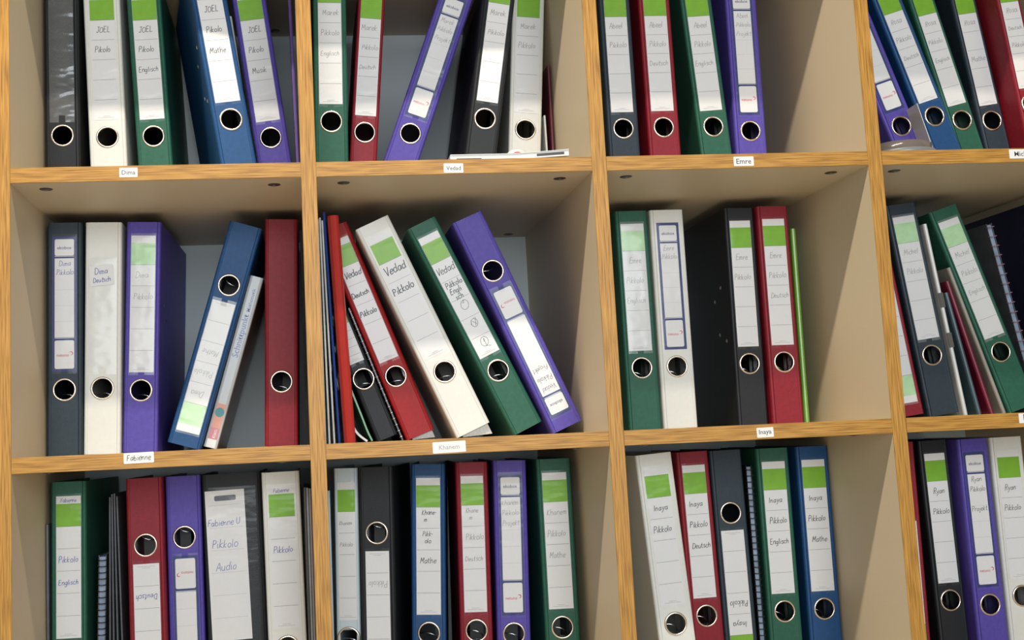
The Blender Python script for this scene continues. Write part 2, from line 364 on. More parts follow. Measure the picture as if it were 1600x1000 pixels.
# ------------------------------------------------------------------ lever arch binders
H0 = 317.0; DEP = 270.0
CACHE = {}
def spine_mesh(w, hz, H, hole=True):
    key = ('sp', w, hz, H)
    if key in CACHE: return CACHE[key]
    b = MB(); hw = w / 2 - 5.2
    rects = []
    if hole:
        Sq = min(16.6, hw); r = 14.0; n = 32
        ring = []
        for i in range(n):
            t = 2 * math.pi * (i + .5) / n; c, s_ = math.cos(t), math.sin(t); k = Sq / max(abs(c), abs(s_))
            ring.append(((r * c, hz + r * s_), (k * c, hz + k * s_)))
        # exact corners
        for i in range(n):
            for y, flip in ((0, False), (2.4, True)):
                (a, A), (c, C_) = ring[i], ring[(i + 1) % n]
                vv = [(a[0], y, a[1]), (c[0], y, c[1]), (C_[0], y, C_[1]), (A[0], y, A[1])]
                f = [(3, 2, 1, 0)] if not flip else [(0, 1, 2, 3)]
                # fill the corner triangle of the square
                b.add(vv, f)
                if abs(abs(A[0]) - Sq) < 1e-6 and abs(abs(C_[1] - hz) - Sq) < 1e-6 or abs(abs(C_[0]) - Sq) < 1e-6 and abs(abs(A[1] - hz) - Sq) < 1e-6:
                    cx = math.copysign(Sq, A[0] + C_[0]); cz = hz + math.copysign(Sq, A[1] + C_[1] - 2 * hz)
                    b.add([(A[0], y, A[1]), (C_[0], y, C_[1]), (cx, y, cz)], [(2, 1, 0)] if not flip else [(0, 1, 2)])
            a, c = ring[i][0], ring[(i + 1) % n][0]
            b.add([(a[0], 0, a[1]), (c[0], 0, c[1]), (c[0], 2.4, c[1]), (a[0], 2.4, a[1])], [(0, 1, 2, 3)], True)
        rects = [(-hw, hw, 0, hz - Sq), (-hw, hw, hz + Sq, H)]
        if hw > Sq + .01: rects += [(-hw, -Sq, hz - Sq, hz + Sq), (Sq, hw, hz - Sq, hz + Sq)]
    else: rects = [(-hw, hw, 0, H)]
    for (x0, x1, z0, z1) in rects:
        b.add([(x0, 0, z0), (x1, 0, z0), (x1, 0, z1), (x0, 0, z1)], [(0, 1, 2, 3)])
        b.add([(x0, 2.4, z0), (x1, 2.4, z0), (x1, 2.4, z1), (x0, 2.4, z1)], [(3, 2, 1, 0)])
    b.add([(-hw, 0, 0), (hw, 0, 0), (hw, 2.4, 0), (-hw, 2.4, 0)], [(3, 2, 1, 0)])
    b.add([(-hw, 0, H), (hw, 0, H), (hw, 2.4, H), (-hw, 2.4, H)], [(0, 1, 2, 3)])
    for x in (-hw, hw): b.add([(x, 0, 0), (x, 2.4, 0), (x, 2.4, H), (x, 0, H)], [(0, 1, 2, 3)])
    CACHE[key] = b.mesh('spine'); return CACHE[key]
def cover_mesh(w, H, side, dep):
    key = ('cv', w, H, side, dep)
    if key in CACHE: return CACHE[key]
    h = w / 2
    p = [(h - 5.2, 1.0), (h - 4.6, .35), (h - 3.6, .15), (h - 1.8, .7), (h - .6, 2.0), (h, 4.2), (h, dep), (h - 2.2, dep), (h - 2.2, 4.6), (h - 3.2, 3.0), (h - 5.2, 2.8)]
    if side < 0: p = [(-x, y) for x, y in reversed(p)]
    b = MB(); b.prism_z(p, 0, H); CACHE[key] = b.mesh('cover'); return CACHE[key]
rb = MB(); rb.lathe([(13.0, 2.6), (12.9, -.4), (13.3, -1.2), (14.2, -1.5), (15.2, -1.1), (15.9, -.2), (15.9, .05)], 'y', 40); RING = rb.mesh('finger_ring')
lv = MB(); lv.tube([(-13, 36, -6), (-8, 33, -4.5), (0, 31, -5), (6, 31, -7), (10, 32, -11), (12, 34, -16)], .95, 6)
lv.tube([(12, 34, -16), (12, 40, -40), (12, 44, -60)], 1.1, 6); LEVER = lv.mesh('lever_wire')
lp = MB(); lp.box(8, 12, 40, 62, -60, 70); lp.box(-6, 8, 46, 50, -22, -18); lp.box(-6, 8, 46, 50, 58, 62); PLATE = lp.mesh('lever_plate')
rv = MB(); rv.lathe([(0.01, -.9), (1.7, -.9), (2.6, -.4), (2.9, 0)], 'z', 12); RIVET = rv.mesh('rivet')
def rrect(x0, x1, z0, z1, r, n=5):
    out = []
    for cx, cz, a0 in ((x1 - r, z0 + r, -90), (x1 - r, z1 - r, 0), (x0 + r, z1 - r, 90), (x0 + r, z0 + r, 180)):
        for i in range(n + 1): t = R(a0 + 90 * i / n); out.append((cx + r * math.cos(t), cz + r * math.sin(t)))
    return out
def flat(poly, y, th=0.15):
    b = MB(); b.prism_y(poly, y - th, y); return b
def rect(x0, x1, z0, z1): return [(x0, z0), (x1, z0), (x1, z1), (x0, z1)]
def cached(key, fn):
    if key not in CACHE: CACHE[key] = fn()
    return CACHE[key]
def pocket_mesh(hw, z0, z1):
    def f():
        b = MB(); nx, nz = 8, 40; rnd = random.Random(3)
        vv = []
        for j in range(nz + 1):
            for i in range(nx + 1):
                x = -hw + 2 * hw * i / nx; z = z0 + (z1 - z0) * j / nz
                e = min(i, nx - i, j, nz - j)
                vv.append((x, -.75 - (0 if e == 0 else .25 + rnd.uniform(-.12, .12)), z))
        ff = []
        for j in range(nz):
            for i in range(nx):
                if j < 2 and 3 <= i <= 4: continue              # thumb notch
                a = j * (nx + 1) + i; ff.append((a, a + 1, a + nx + 2, a + nx + 1))
        b.add(vv, ff, True); return b.mesh('label_pocket')
    return cached(('pk', hw, z0, z1), f)
def fine_print(parent, zc, wid=22):
    def f():
        b = MB(); rnd = random.Random(1)
        for row, (z, wd) in enumerate(((2.0, wid * .45), (0, wid))):
            x = -wd / 2
            while x < wd / 2:
                l = rnd.uniform(1.2, 3.2); b.box(x, min(x + l, wd / 2), -.02, 0, z - .35, z + .35); x += l + .5
        return b.mesh('fine_print')
    ob('fine_print', cached(('fp', wid), f), 'rule_faint', parent, (0, -.5, zc))

def green_label(root, ztop, zbot, texts, ink, hazed, lw=34.0, stroke=.75, top=None):  # paler band option has pocket glare painted into its colour
    L = ztop - zbot; hw = lw / 2
    lab = ob('spine_label', cached(('lb', lw, ztop, zbot), lambda: flat(rect(-hw, hw, zbot, ztop), -.05, .3).mesh('spine_label')), 'paper', root)
    g1, g0 = ztop - L * .055, ztop - L * .215
    ob('green_band', cached(('gb', lw, ztop, zbot), lambda: flat(rect(-hw + .1, hw - .1, g0, g1), -.35, .08).mesh('green_band')), 'band_pale' if hazed else 'band', lab)
    ob('ruled_line', cached(('rl', lw, .45), lambda: flat(rect(-hw + .1, hw - .1, -.22, .22), -.36, .08).mesh('ruled_line')), 'rule', lab, (0, 0, g0 - .25))
    st = (g0 - zbot) / 5
    for i in range(1, 5):
        ob('ruled_line', cached(('rl', lw, .4), lambda: flat(rect(-hw + 1.2, hw - 1.2, -.2, .2), -.36, .06).mesh('ruled_line')), 'rule', lab, (0, 0, g0 - st * i))
    fine_print(lab, zbot + 3.5)
    for i, t in enumerate(texts):
        if not t: continue
        parts = t.split('|')
        for j, tt in enumerate(parts):
            wd = min(lw - 6, 3.6 * len(tt) + 7) if stroke < 1 else min(lw - 2.5, 5 * len(tt) + 8)
            hm = (8.2 if stroke < 1 else 12) * {1: 1, 2: .8, 3: .66}[len(parts)] * (1.7 if tt in 'Q@$' else 1)
            zo = .62 if len(parts) == 1 else .36 + .33 * j
            ob('handwriting', script_mesh(tt, wd, stroke if tt not in 'Q@$' else .6, .03, hm), ink, lab,
               (random.uniform(-1.5, 1.5) - (4 if j and len(tt) < 3 else 0), -.46, g0 - st * i - st * zo))
    if top: ob('handwriting', script_mesh(top, lw - 7, .55, .02, 5.2), ink, lab, (0, -.46, g1 + 2.2))
    return lab
def eko_label(root, ztop, zbot, texts, ink, lw=33.0):
    L = ztop - zbot; hw = lw / 2
    lab = ob('spine_label', cached(('eb', lw, ztop, zbot), lambda: flat(rect(-hw, hw, zbot, ztop), -.05, .3).mesh('spine_label')), 'ekoblue', root)
    iw = hw - 3.2
    def pn(z0, z1, r): return flat(rrect(-iw, iw, z0, z1, r), -.35, .1)
    a0, a1 = ztop - L * .145, ztop - L * .022
    m0, m1 = ztop - L * .75, ztop - L * .165
    c0, c1 = ztop - L * .98, ztop - L * .772
    p1 = ob('brand_panel', cached(('e1', ztop, zbot), lambda: pn(a0, a1, 2.2).mesh('brand_panel')), 'paper', lab)
    p2 = ob('writing_panel', cached(('e2', ztop, zbot), lambda: pn(m0, m1, .3).mesh('writing_panel')), 'paper', lab)
    p3 = ob('logo_panel', cached(('e3', ztop, zbot), lambda: pn(c0, c1, 2.4).mesh('logo_panel')), 'paper', lab)
    for z in (a0 - .9, m0 - .9):
        ob('white_stripe', cached(('es', lw), lambda: flat(rect(-iw, iw, -.35, .35), -.35, .1).mesh('white_stripe')), 'paper', lab, (0, 0, z))
    ob('brand_lettering', print_mesh('ekobox', width=19), 'ekoblue', lab, (0, -.5, (a0 + a1) / 2 - .5))
    ob('logo_lettering', print_mesh('netuno', width=16), 'logored', lab, (-2.2, -.5, (c0 + c1) / 2 - 1))
    def swirl():
        b = MB()
        pts = [(math.cos(t) * (2.3 - .16 * t), math.sin(t) * (2.3 - .16 * t)) for t in [2.6 - i * .27 for i in range(17)]]
        pts = pts if True else pts
        vv = []
        for i, (x, z) in enumerate(pts):
            h = .35 + .9 * math.sin(math.pi * i / 16); l = math.hypot(x, z)
            vv += [(x * (1 + h / l * .5), 0, z * (1 + h / l * .5)), (x * (1 - h / l * .5), 0, z * (1 - h / l * .5))]
        b.add(vv, [(2*i, 2*i+1, 2*i+3, 2*i+2) for i in range(16)]); return b.mesh('logo_swirl')
    ob('logo_swirl', cached('swirl', swirl), 'logored', lab, (8.6, -.5, (c0 + c1) / 2 + 1.6))
    n = 5
    for i in range(1, n):
        ob('ruled_line', cached(('erl', lw), lambda: flat(rect(-iw + .4, iw - .4, -.15, .15), -.46, .04).mesh('ruled_line')), 'rule_faint', lab, (0, 0, m1 - (m1 - m0) * i / n))
    z = m1 - 10.5
    for t in texts:
        if t:
            ob('handwriting', script_mesh(t, min(2 * iw - 2, 3.1 * len(t) + 5), .6, .03, 7.2), ink, lab, (random.uniform(-.8, .8), -.5, z))
        z -= 14 if len(texts) > 2 else 12
    return lab

COLNAME = {}
def binder(row, w, flip, hz, x, s, lean, yaw, colour, kind, texts, ink, label, group, H=H0, rivets=None, lw=None, dep=DEP, stroke=.75, plain_hole=True, top=None, loose=False):
    root = empty('lever_arch_binder', label, 'binder', group)
    ob('spine', spine_mesh(w, hz, H, plain_hole), colour, root)
    for sd in (-1, 1): ob('cover', cover_mesh(w, H, sd, dep), colour, root)
    if plain_hole:
        ob('finger_ring', RING, 'ring', root, (0, 0, hz))
        ob('lever_wire', LEVER, 'wire', root, (0, 0, hz))
        if w > 40: ob('lever_plate', PLATE, 'wire', root, (w / 2 - 15.2, 0, hz))
    fill = random.uniform(.35, .8); iw = w - 5.2
    pg = MB(); pg.box(w / 2 - 2.8 - iw * fill, w / 2 - 2.8, 140, dep - 12, 9, H - 12)
    ob('paper_stack', pg, 'pages', root)
    if loose:                                            # pages that slid down below the raised edge
        t_ = math.tan(R(abs(lean)))
        lp_ = MB(); lp_.prism_y([(-w / 2 + 9, -6.2 * t_), (w / 2 - 3, -(w - 6) * t_ * .82), (w / 2 - 3, -.3), (-w / 2 + 9, -.3)], 7, dep - 25)
        ob('loose_pages', lp_, 'pages', root)
    for sd in (rivets or ''):
        sg = -1 if sd == 'L' else 1
        for (y, z) in ((35, H - 113), (62, H - 131), (50, H - 182), (24, H - 193)):
            ob('rivet', RIVET, 'rivet', root, (sg * w / 2, y, z), (0, -sg * math.pi / 2, 0))
    hwm = w / 2 - 6.2
    zt, zb = H - 19, hz + 24.5
    if kind in ('green', 'pale'):
        l_ = lw or min(34.0, 2 * hwm - 1.5)
        green_label(root, zt, zb, texts, ink, kind == 'pale', l_, stroke=stroke, top=top)
        ob('label_pocket', pocket_mesh(min(hwm, l_ / 2 + 2.2), zb - 4, zt + 3), 'veiled' if kind == 'pale' else 'film', root)
    elif kind == 'eko':
        eko_label(root, zt, zb, texts, ink, lw or min(33.0, 2 * hwm - 1.5))
        ob('label_pocket', pocket_mesh(hwm, zb - 3, zt + 3), 'film', root)
    elif kind == 'empty':
        ob('label_pocket', pocket_mesh(hwm, zb - 6, zt + 3), 'emptyfilm', root)
    elif kind == 'sticker':
        ob('label_pocket', pocket_mesh(hwm, zb - 6, zt - 30), 'veiled', root)
        st = ob('sticker', flat(rect(-16, 16, -14, 14), -1.3, .2), 'paper', root, (-2, 0, H - 74), (0, -R(5), 0))
        ob('handwriting', script_mesh(texts[0], 18, .8, .02), ink, st, (0, -1.55, 2)); ob('handwriting', script_mesh(texts[1], 24, .8, .02), ink, st, (0, -1.55, -9))
    elif kind == 'wide':
        hw = 26.5; L0, L1 = 95.0, H - 22
        lab = ob('spine_label', flat(rect(-hw, hw, L0, L1), -.3, .4), 'paper', root, (-5.5, 0, 0), (0, R(-.9), 0))
        ob('dark_sticker', flat(rrect(-14, 15, L1 - 14, L1 - 7, 2), -.7, .3), 'black_plastic', lab)
        for i in range(6):
            ob('ruled_line', flat(rect(-hw + 4, hw - 4, -.2, .2), -.7, .06), 'rule_faint', lab, (0, 0, L1 - 20 - i * 30.0))
        for i, t in enumerate(texts):
            ob('handwriting', script_mesh(t, min(44, 5.0 * len(t) + 4), .7, .02, 11), ink, lab, (-3, -.85, L1 - 47 - i * 30.0))
        ob('label_pocket', pocket_mesh(w / 2 - 8, L0 - 12, L1 + 4), 'film', root)
    zz = ROWZ[row] + w / 2 * abs(math.sin(R(lean)))
    pose(root, x, s, zz + .2, lean, yaw, H if flip else None)
    return root

PLACE = {(1, 1): 'top left compartment', (1, 2): 'top row second compartment', (1, 3): 'top row third compartment', (1, 4): 'top right compartment',
         (2, 1): 'middle row left compartment', (2, 2): 'middle row second compartment', (2, 3): 'middle row third compartment', (2, 4): 'middle row right compartment',
         (3, 1): 'bottom left compartment', (3, 2): 'bottom row second compartment', (3, 3): 'bottom row third compartment', (3, 4): 'bottom right compartment'}
# row, col, w, flip, hole height, x, y, lean, yaw, colour, label kind, texts, ink, description, extras
BINDERS = [
 (1,1,46,0,88.5,46.6,178,-.25,0,'black','empty',[], 'ink','black binder with an empty creased clear pocket',{}),
 (1,1,51,0,88.5,107.3,192,-1.68,0,'white','green',['JOEL','Pikolo'],'ink','white binder with green-topped label',{}),
 (1,1,48,0,88.5,172.2,193,-2.92,0,'green','green',['JOEL','Pikolo','Englisch'],'ink','dark green binder with three handwritten lines',{}),
 (1,1,48,0,88.5,293.0,122,-8.47,-8.6,'blue','green',['JOEL','Pikolo','Mathe'],'marker','blue binder turned to show its riveted side',{'rivets':'L'}),
 (1,1,48,0,82,341.0,192,-7.0,0,'purple','green',['JOEL','Pikolo','Musik'],'ink','purple binder leaning left with green-topped label',{}),
 (1,2,46,0,88.5,413.6,131,1.2,0,'green','green',['Marek','Pikkolo','Englisch'],'pencil','dark green binder against the left upright',{}),
 (1,2,39,0,88.5,456.5,193,5.2,0,'red','green',['Marek','Pikkolo','Deutsch'],'pencil','dark red binder tilting right beside the green one',{'lw':30}),
 (1,2,48,0,82,500.5,186,20.6,0,'purple','eko',['Marek','Pikkolo','Projekt'],'pencil','purple binder slanting steeply to the right',{}),
 (1,2,44,0,88.5,615.1,136,9.8,0,'black','green',['Marek','Pikkolo'],'pencil','black binder tilting right behind the lying booklet',{}),
 (1,2,48,0,88.5,691.2,193,4.6,0,'white','green',['Marek','Pikkolo'],'pencil','white binder behind the lying booklet',{}),
 (1,3,47,0,88.5,843.6,191,-.18,0,'slate','green',['Abeel','Pikkolo'],'pencil','charcoal binder standing first on the left',{}),
 (1,3,48,0,88.5,903.5,188,-.27,0,'red','green',['Abeel','Pikkolo','Deutsch'],'pencil','dark red binder standing upright',{}),
 (1,3,48,0,88.5,985.5,193,-3.45,0,'green','green',['Abeel','Pikkolo','Englisch'],'pencil','dark green binder leaning slightly left',{}),
 (1,3,48,0,82,1036.0,193,.38,0,'purple','eko',['Abeel','Pikkolo','Projekt'],'pencil','purple binder beside the empty space',{}),
 (1,4,46,0,76,1282.5,170,-17.86,0,'purple','eko',[],'pencil','purple binder leaning left behind the tape roll',{}),
 (1,4,45,0,91,1339.3,170,-17.11,0,'blue','green',['Rosa','Pikkolo','Deutsch'],'pencil','blue binder leaning left',{}),
 (1,4,41,0,88.5,1384.4,184,-13.3,0,'green','green',['Rosa','Pikkolo','Englisch'],'pencil','green binder leaning left',{'lw':30}),
 (1,4,40,0,88.5,1426.0,188,-7.63,0,'slate','green',['Rosa','','Mathe'],'pencil','charcoal binder leaning left',{'lw':29}),
 (1,4,38,0,103,1465.6,150,-6.4,0,'red','green',['Rosa','Deutsch','Pikkolo'],'pencil','dark red binder cut by the picture edge',{'lw':28}),
 (2,1,46,0,88.5,45.0,177,.54,0,'slate','eko',['Dima','Pikkolo'],'blueink','charcoal binder with blue-framed label',{}),
 (2,1,49,0,88.5,93.0,183,1.13,0,'white','sticker',['Dima','Deutsch'],'blueink','white binder with a small handwritten sticker',{}),
 (2,1,47,0,84,142.3,189,1.93,1.5,'purple','pale',['Dima','Pikkolo'],'pencil','purple binder with pale green label and open back',{'rivets':'R'}),
 (2,1,46,1,88.5,201.0,187,16.9,0,'blue','pale',['Dima','Pikkolo','Mathe'],'pencil','blue binder standing upside down and slanting right',{}),
 (2,1,46,0,88.5,332.8,193,1.7,0,'red','none',[],'ink','worn dark red binder without any label',{}),
 (2,2,31,0,88.5,479.2,193,-19.9,0,'black','green',['','',''],'ink','small black binder half hidden behind the red one',{'H':205,'lw':22,'dep':250}),
 (2,2,42,0,88.5,524.8,187,-20.4,1.2,'brightred','green',['Vedad','Deutsch','Pikkolo'],'marker','bright red binder slanting left with marker writing',{'stroke':1.3,'loose':True}),
 (2,2,50,0,88.5,592.4,140,-23.44,2.8,'white','green',['Vedad','Pikkolo'],'marker','white binder slanting left with marker writing',{'stroke':1.3,'loose':True}),
 (2,2,44,0,88.5,667.6,138,-24.9,0,'green','green',['Vedad','Pikkolo|Engli|sch','Q','@','$'],'marker','dark green binder slanting left with circle doodles',{'stroke':1.0}),
 (2,2,45,1,82,719.4,125,-22.9,0,'purple','eko',['Vedad','Pikkolo','Projekt'],'ink','purple binder upside down slanting against right wall',{}),
 (2,3,48,0,88.5,847.9,193,-.19,0,'green','pale',['Emre','Pikkolo','Englisch'],'pencil','dark green binder with label paled by painted-in glare at the left',{}),
 (2,3,50,0,88.5,898.9,191,.03,0,'white','eko',['Emre','Pikkolo'],'pencil','white binder with blue-framed label',{}),
 (2,3,45,0,88.5,1006.1,191,.41,0,'black','green',['Emre','Pikkolo'],'pencil','black binder showing its long riveted side',{'rivets':'L'}),
 (2,3,47,0,88.5,1055.1,183,.12,0,'red','green',['Emre','Pikkolo','Deutsch'],'pencil','dark red binder beside a thin green folder',{}),
 (2,4,48,1,88.5,1242.5,193,-7.05,0,'red','pale',['','',''],'pencil','dark red binder upside down, half hidden by the upright',{}),
 (2,4,48,0,88.5,1296.5,193,-6.8,0,'slate','pale',['Michel','Pikkolo'],'pencil','charcoal binder leaning left',{}),
 (2,4,47,0,88.5,1419.7,193,-17.32,0,'green','pale',['Michel','Pikkolo','Englisch'],'pencil','dark green binder slanting left before a spiral notebook',{}),
 (3,1,46,0,88.5,47.5,178,.4,0,'green','green',['','Pikkolo','Englisch'],'blueink','dark green binder at the left wall',{'top':'Fabienne'}),
 (3,1,48,1,88.5,152.2,174,-.64,0,'red','green',['','','','Deutsch'],'blueink','dark red binder standing upside down',{}),
 (3,1,47,1,82,200.8,193,-.5,0,'purple','eko',['','','Projekt'],'blueink','purple binder standing upside down',{}),
 (3,1,80,0,70,268.2,193,-.9,0,'black','wide',['Fabienne U','Pikkolo','Audio'],'blueink','wide black binder with a large crooked label',{}),
 (3,1,50,0,88.5,335.0,148,-.75,0,'white','green',['','Pikkolo'],'blueink','white binder with green square on its label',{'top':'Fabienne'}),
 (3,2,33,0,88.5,413.6,189,1.05,8,'palegrey','green',['Khanem','Pikkolo'],'pencil','narrow pale grey binder at the left upright',{'lw':24}),
 (3,2,46,1,88.5,453.5,172,1.1,10,'black','green',['','','','Pikkolo'],'pencil','black binder upside down with its side in view',{'rivets':'R'}),
 (3,2,47,0,88.5,521.1,189,2.22,7.5,'blue','green',['Khane-|m','Pikk-|olo','Mathe'],'ink','blue binder turned slightly to the left',{}),
 (3,2,45,0,88.5,588.4,189,1.04,4.4,'red','green',['Khane|m','Pikkolo','Deutsch'],'pencil','dark red binder next to the blue one',{}),
 (3,2,46,0,82,638.3,182,1.54,4,'purple','eko',['Khanem','Pikkolo','Projekt'],'pencil','purple binder with blue-framed label',{}),
 (3,2,48,0,88.5,706.3,173,.08,2,'green','green',['Khanem','Pikkolo','Mathe'],'pencil','dark green binder last on the right',{}),
 (3,3,51,0,88.5,859.2,134,-3.78,0,'white','green',['Inaya','Pikkolo'],'marker','white binder leaning left',{}),
 (3,3,47,0,88.5,918.0,191,-1.11,0,'red','green',['Inaya','Pikkolo','Deutsch'],'marker','dark red binder with black handwriting',{}),
 (3,3,47,1,88.5,966.0,193,-.8,0,'slate','green',['Inaya','Pikkolo'],'marker','charcoal binder standing upside down',{}),
 (3,3,48,0,88.5,1029.6,190,.02,0,'green','green',['Inaya','Pikkolo','Englisch'],'marker','dark green binder right of the spiral notebook',{}),
 (3,3,48,0,88.5,1087.8,190,.21,0,'blue','green',['Inaya','Pikkolo','Mathe'],'marker','blue binder beside the empty space',{}),
 (3,4,48,1,88.5,1216.3,186,.26,0,'red','green',['','',''],'ink','dark red binder mostly hidden by the upright',{}),
 (3,4,45,0,88.5,1280.5,193,-1.15,0,'black','green',['Ryan','Pikkolo'],'ink','black binder with green-topped label',{}),
 (3,4,46,0,82,1328.0,175,-.64,0,'purple','eko',['Ryan','Pikkolo','','Projekt'],'ink','purple binder with blue-framed label',{}),
 (3,4,50,0,88.5,1389.3,193,-.34,0,'white','green',['Ryan','Pikkolo'],'ink','white binder cut by the picture edge',{}),
]
for (row, c, w, flip, hz, x, s, lean, yaw, colr, kind, texts, ink, desc, kw) in BINDERS:
    binder(row, w, flip, hz, x, s, lean, yaw, colr, kind, texts, ink, desc + ', ' + PLACE[(row, c)], 'binders in the ' + PLACE[(row, c)], **kw)

# ------------------------------------------------------------------ slim folders, notebooks, books
def slim_folder(name, cat, row, col, x, s, lean, w, h, dep, cmat, label, yaw=0, group=None, pages='pages'):
    root = empty(name, label + ', ' + PLACE[(row, col)], cat, group)
    hw = w / 2; b = MB(); t = min(.9, w * .22)
    n = 6
    outer = [(-hw, dep)] + [(-hw * math.cos(math.pi * i / n), hw - hw * math.sin(math.pi * i / n)) for i in range(n + 1)] + [(hw, dep)]
    inner = [(hw - t, dep)] + [((hw - t) * math.cos(math.pi * i / n), hw - (hw - t) * math.sin(math.pi * i / n)) for i in range(n + 1)] + [(-hw + t, dep)]
    b.prism_z(list(reversed([(a, c) for a, c in inner])) [::-1] + outer if False else outer + inner, 0, h, False)
    ob('cover', b, cmat, root)
    if w > 3:
        p = MB(); p.box(-hw + t + .1, hw - t - .1, hw + 2, dep - 3, 2, h - 5); ob('paper_stack', p, pages, root)
    pose(root, x, s, ROWZ[row] + w / 2 * abs(math.sin(R(lean))) + .2, lean, yaw)
    return root
def spiral_notebook(row, col, x, s, lean, w, h, dep, cover, coil, pages, label, yaw=0, n=None):
    root = empty('spiral_notebook', label + ', ' + PLACE[(row, col)], 'notebook')
    hw = w / 2
    for sg in (-1, 1):
        b = MB(); b.box(*( (-hw, -hw + .8) if sg < 0 else (hw - .8, hw)), 3, dep, 0, h); ob('cover', b, cover, root)
    b = MB(); b.box(-hw + .9, hw - .9, 5, dep - 2, 2, h - 2); ob('pages', b, pages, root)
    r = hw + 1.3; n = n or int(h / 9)
    b = MB(); b.tube([(r * math.cos(t), 4 - r * .8 * math.sin(t) * -1 - r * .3, 0) for t in [2 * math.pi * i / 12 for i in range(13)]], .75, 5)
    cm = b.mesh('wire_loop')
    for i in range(n): ob('wire_loop', cm, coil, root, (0, 0, 6 + (h - 12) * i / (n - 1)), (R(8), 0, 0))
    pose(root, x, s, ROWZ[row] + w / 2 * abs(math.sin(R(lean))) + .2, lean, yaw)
    return root
def bent(name, cat, row, col, pts, s, dep, th, cmat, label, extra=None):
    root = empty(name, label + ', ' + PLACE[(row, col)], cat)
    pts = catmull(pts, 6); n = len(pts); L = []; Rr = []
    for i, (x, z) in enumerate(pts):
        dx = pts[min(i+1, n-1)][0] - pts[max(i-1, 0)][0]; dz = pts[min(i+1, n-1)][1] - pts[max(i-1, 0)][1]; l = math.hypot(dx, dz)
        L.append((x - dz / l * th / 2, z + dx / l * th / 2)); Rr.append((x + dz / l * th / 2, z - dx / l * th / 2))
    b = MB()
    for i in range(n - 1):
        q = [L[i], L[i+1], Rr[i+1], Rr[i]]
        vv = [(x, y, z) for y in (s, s + dep) for x, z in q]
        b.add(vv, [(0, 1, 2, 3), (7, 6, 5, 4), (0, 4, 5, 1), (2, 6, 7, 3)], False)
    for q, f in (([L[0], Rr[0]], 0), ([L[-1], Rr[-1]], 1)):
        b.add([(q[0][0], s, q[0][1]), (q[1][0], s, q[1][1]), (q[1][0], s + dep, q[1][1]), (q[0][0], s + dep, q[0][1])], [(0, 1, 2, 3)])
    base = Vector((pts[-1][0], s, min(p[1] for p in pts))) * S
    b.v = [(v[0] - base.x, v[1] - base.y, v[2] - base.z) for v in b.v]
    root.location = base
    ob('sheet', b, cmat, root)
    return root

# top row
slim_folder('plastic_folder', 'folder', 1, 1, 368.6, 150, -1.0, 4.4, 305, 220, 'purple_plastic', 'thin purple folder squeezed against the upright')
slim_folder('paper_folder', 'folder', 1, 1, 310.0, 200, -6.9, 5.4, 268, 200, 'white_plastic', 'white paper folder between the blue and purple binders')
slim_folder('plastic_folder', 'folder', 1, 2, 738, 195, .2, 4, 187, 220, 'maroon_plastic', 'thin maroon folder right of the white binder')
slim_folder('paper_folder', 'folder', 1, 2, 729.8, 197, -.5, 3, 112, 200, 'sleeve_plastic', 'low white paper sleeve beside the white binder')
# middle row left
slim_folder('plastic_folder', 'folder', 2, 1, 369.3, 185, 0, 3.4, 300, 240, 'black_plastic', 'thin black folder between red binder and upright')
bk = empty('textbook', 'grey-spined mathematics textbook slanting right beside the blue binder, middle row left compartment', 'book')
bw, bh, bd = 19.0, 246.0, 190.0
b = MB(); b.prism_z([(-bw/2, 3), (-bw/2 + 1, .8), (-bw/2 + 4, 0), (bw/2 - 4, 0), (bw/2 - 1, .8), (bw/2, 3), (bw/2 - 1.2, 3.4), (0, 2), (-bw/2 + 1.2, 3.4)], 0, bh); sp = ob('book_spine', b, 'book_grey', bk)
for sg in (-1, 1):
    b = MB(); b.box(*((-bw/2, -bw/2 + 1.3) if sg < 0 else (bw/2 - 1.3, bw/2)), 3.2, bd, 0, bh); ob('book_cover', b, 'brown_cover', bk)
b = MB(); b.box(-bw/2 + 1.5, bw/2 - 1.5, 4, bd - 5, 3, bh - 3); ob('page_block', b, 'pages', bk)
for (z0, z1, mm) in ((28, 62, 'salmon'), (12, 28, 'rose'), (.6, 12, 'white_plastic')):
    ob('spine_print', flat(rect(-bw/2 + 3.2, bw/2 - 3.2, z0, z1), -.02, .12), mm, sp)
    # front cover colours wrap round the spine edge
b = MB(); b.prism_y([(6.2 * math.cos(t), 50 + 6.6 * math.sin(t)) for t in [2 * math.pi * i / 18 for i in range(18)]], -.3, -.15); ob('teal_disc', b, 'teal', sp)
o = ob('title_lettering', print_mesh('Schnittpunkt', width=62), 'blue_plastic', sp, (1, -.2, 160), (0, -R(90), 0))
o = ob('subtitle_lettering', print_mesh('Mathematik', width=34), 'blue_plastic', sp, (1, -.2, 212), (0, -R(90), 0))
o = ob('publisher_lettering', print_mesh('Klett', width=12), 'white_plastic', sp, (1, -.25, 20), (0, -R(90), 0))
pose(bk, 234.8, 203, ROWZ[2] + bw/2 * math.sin(R(16.7)) + .2, 16.7, 0)
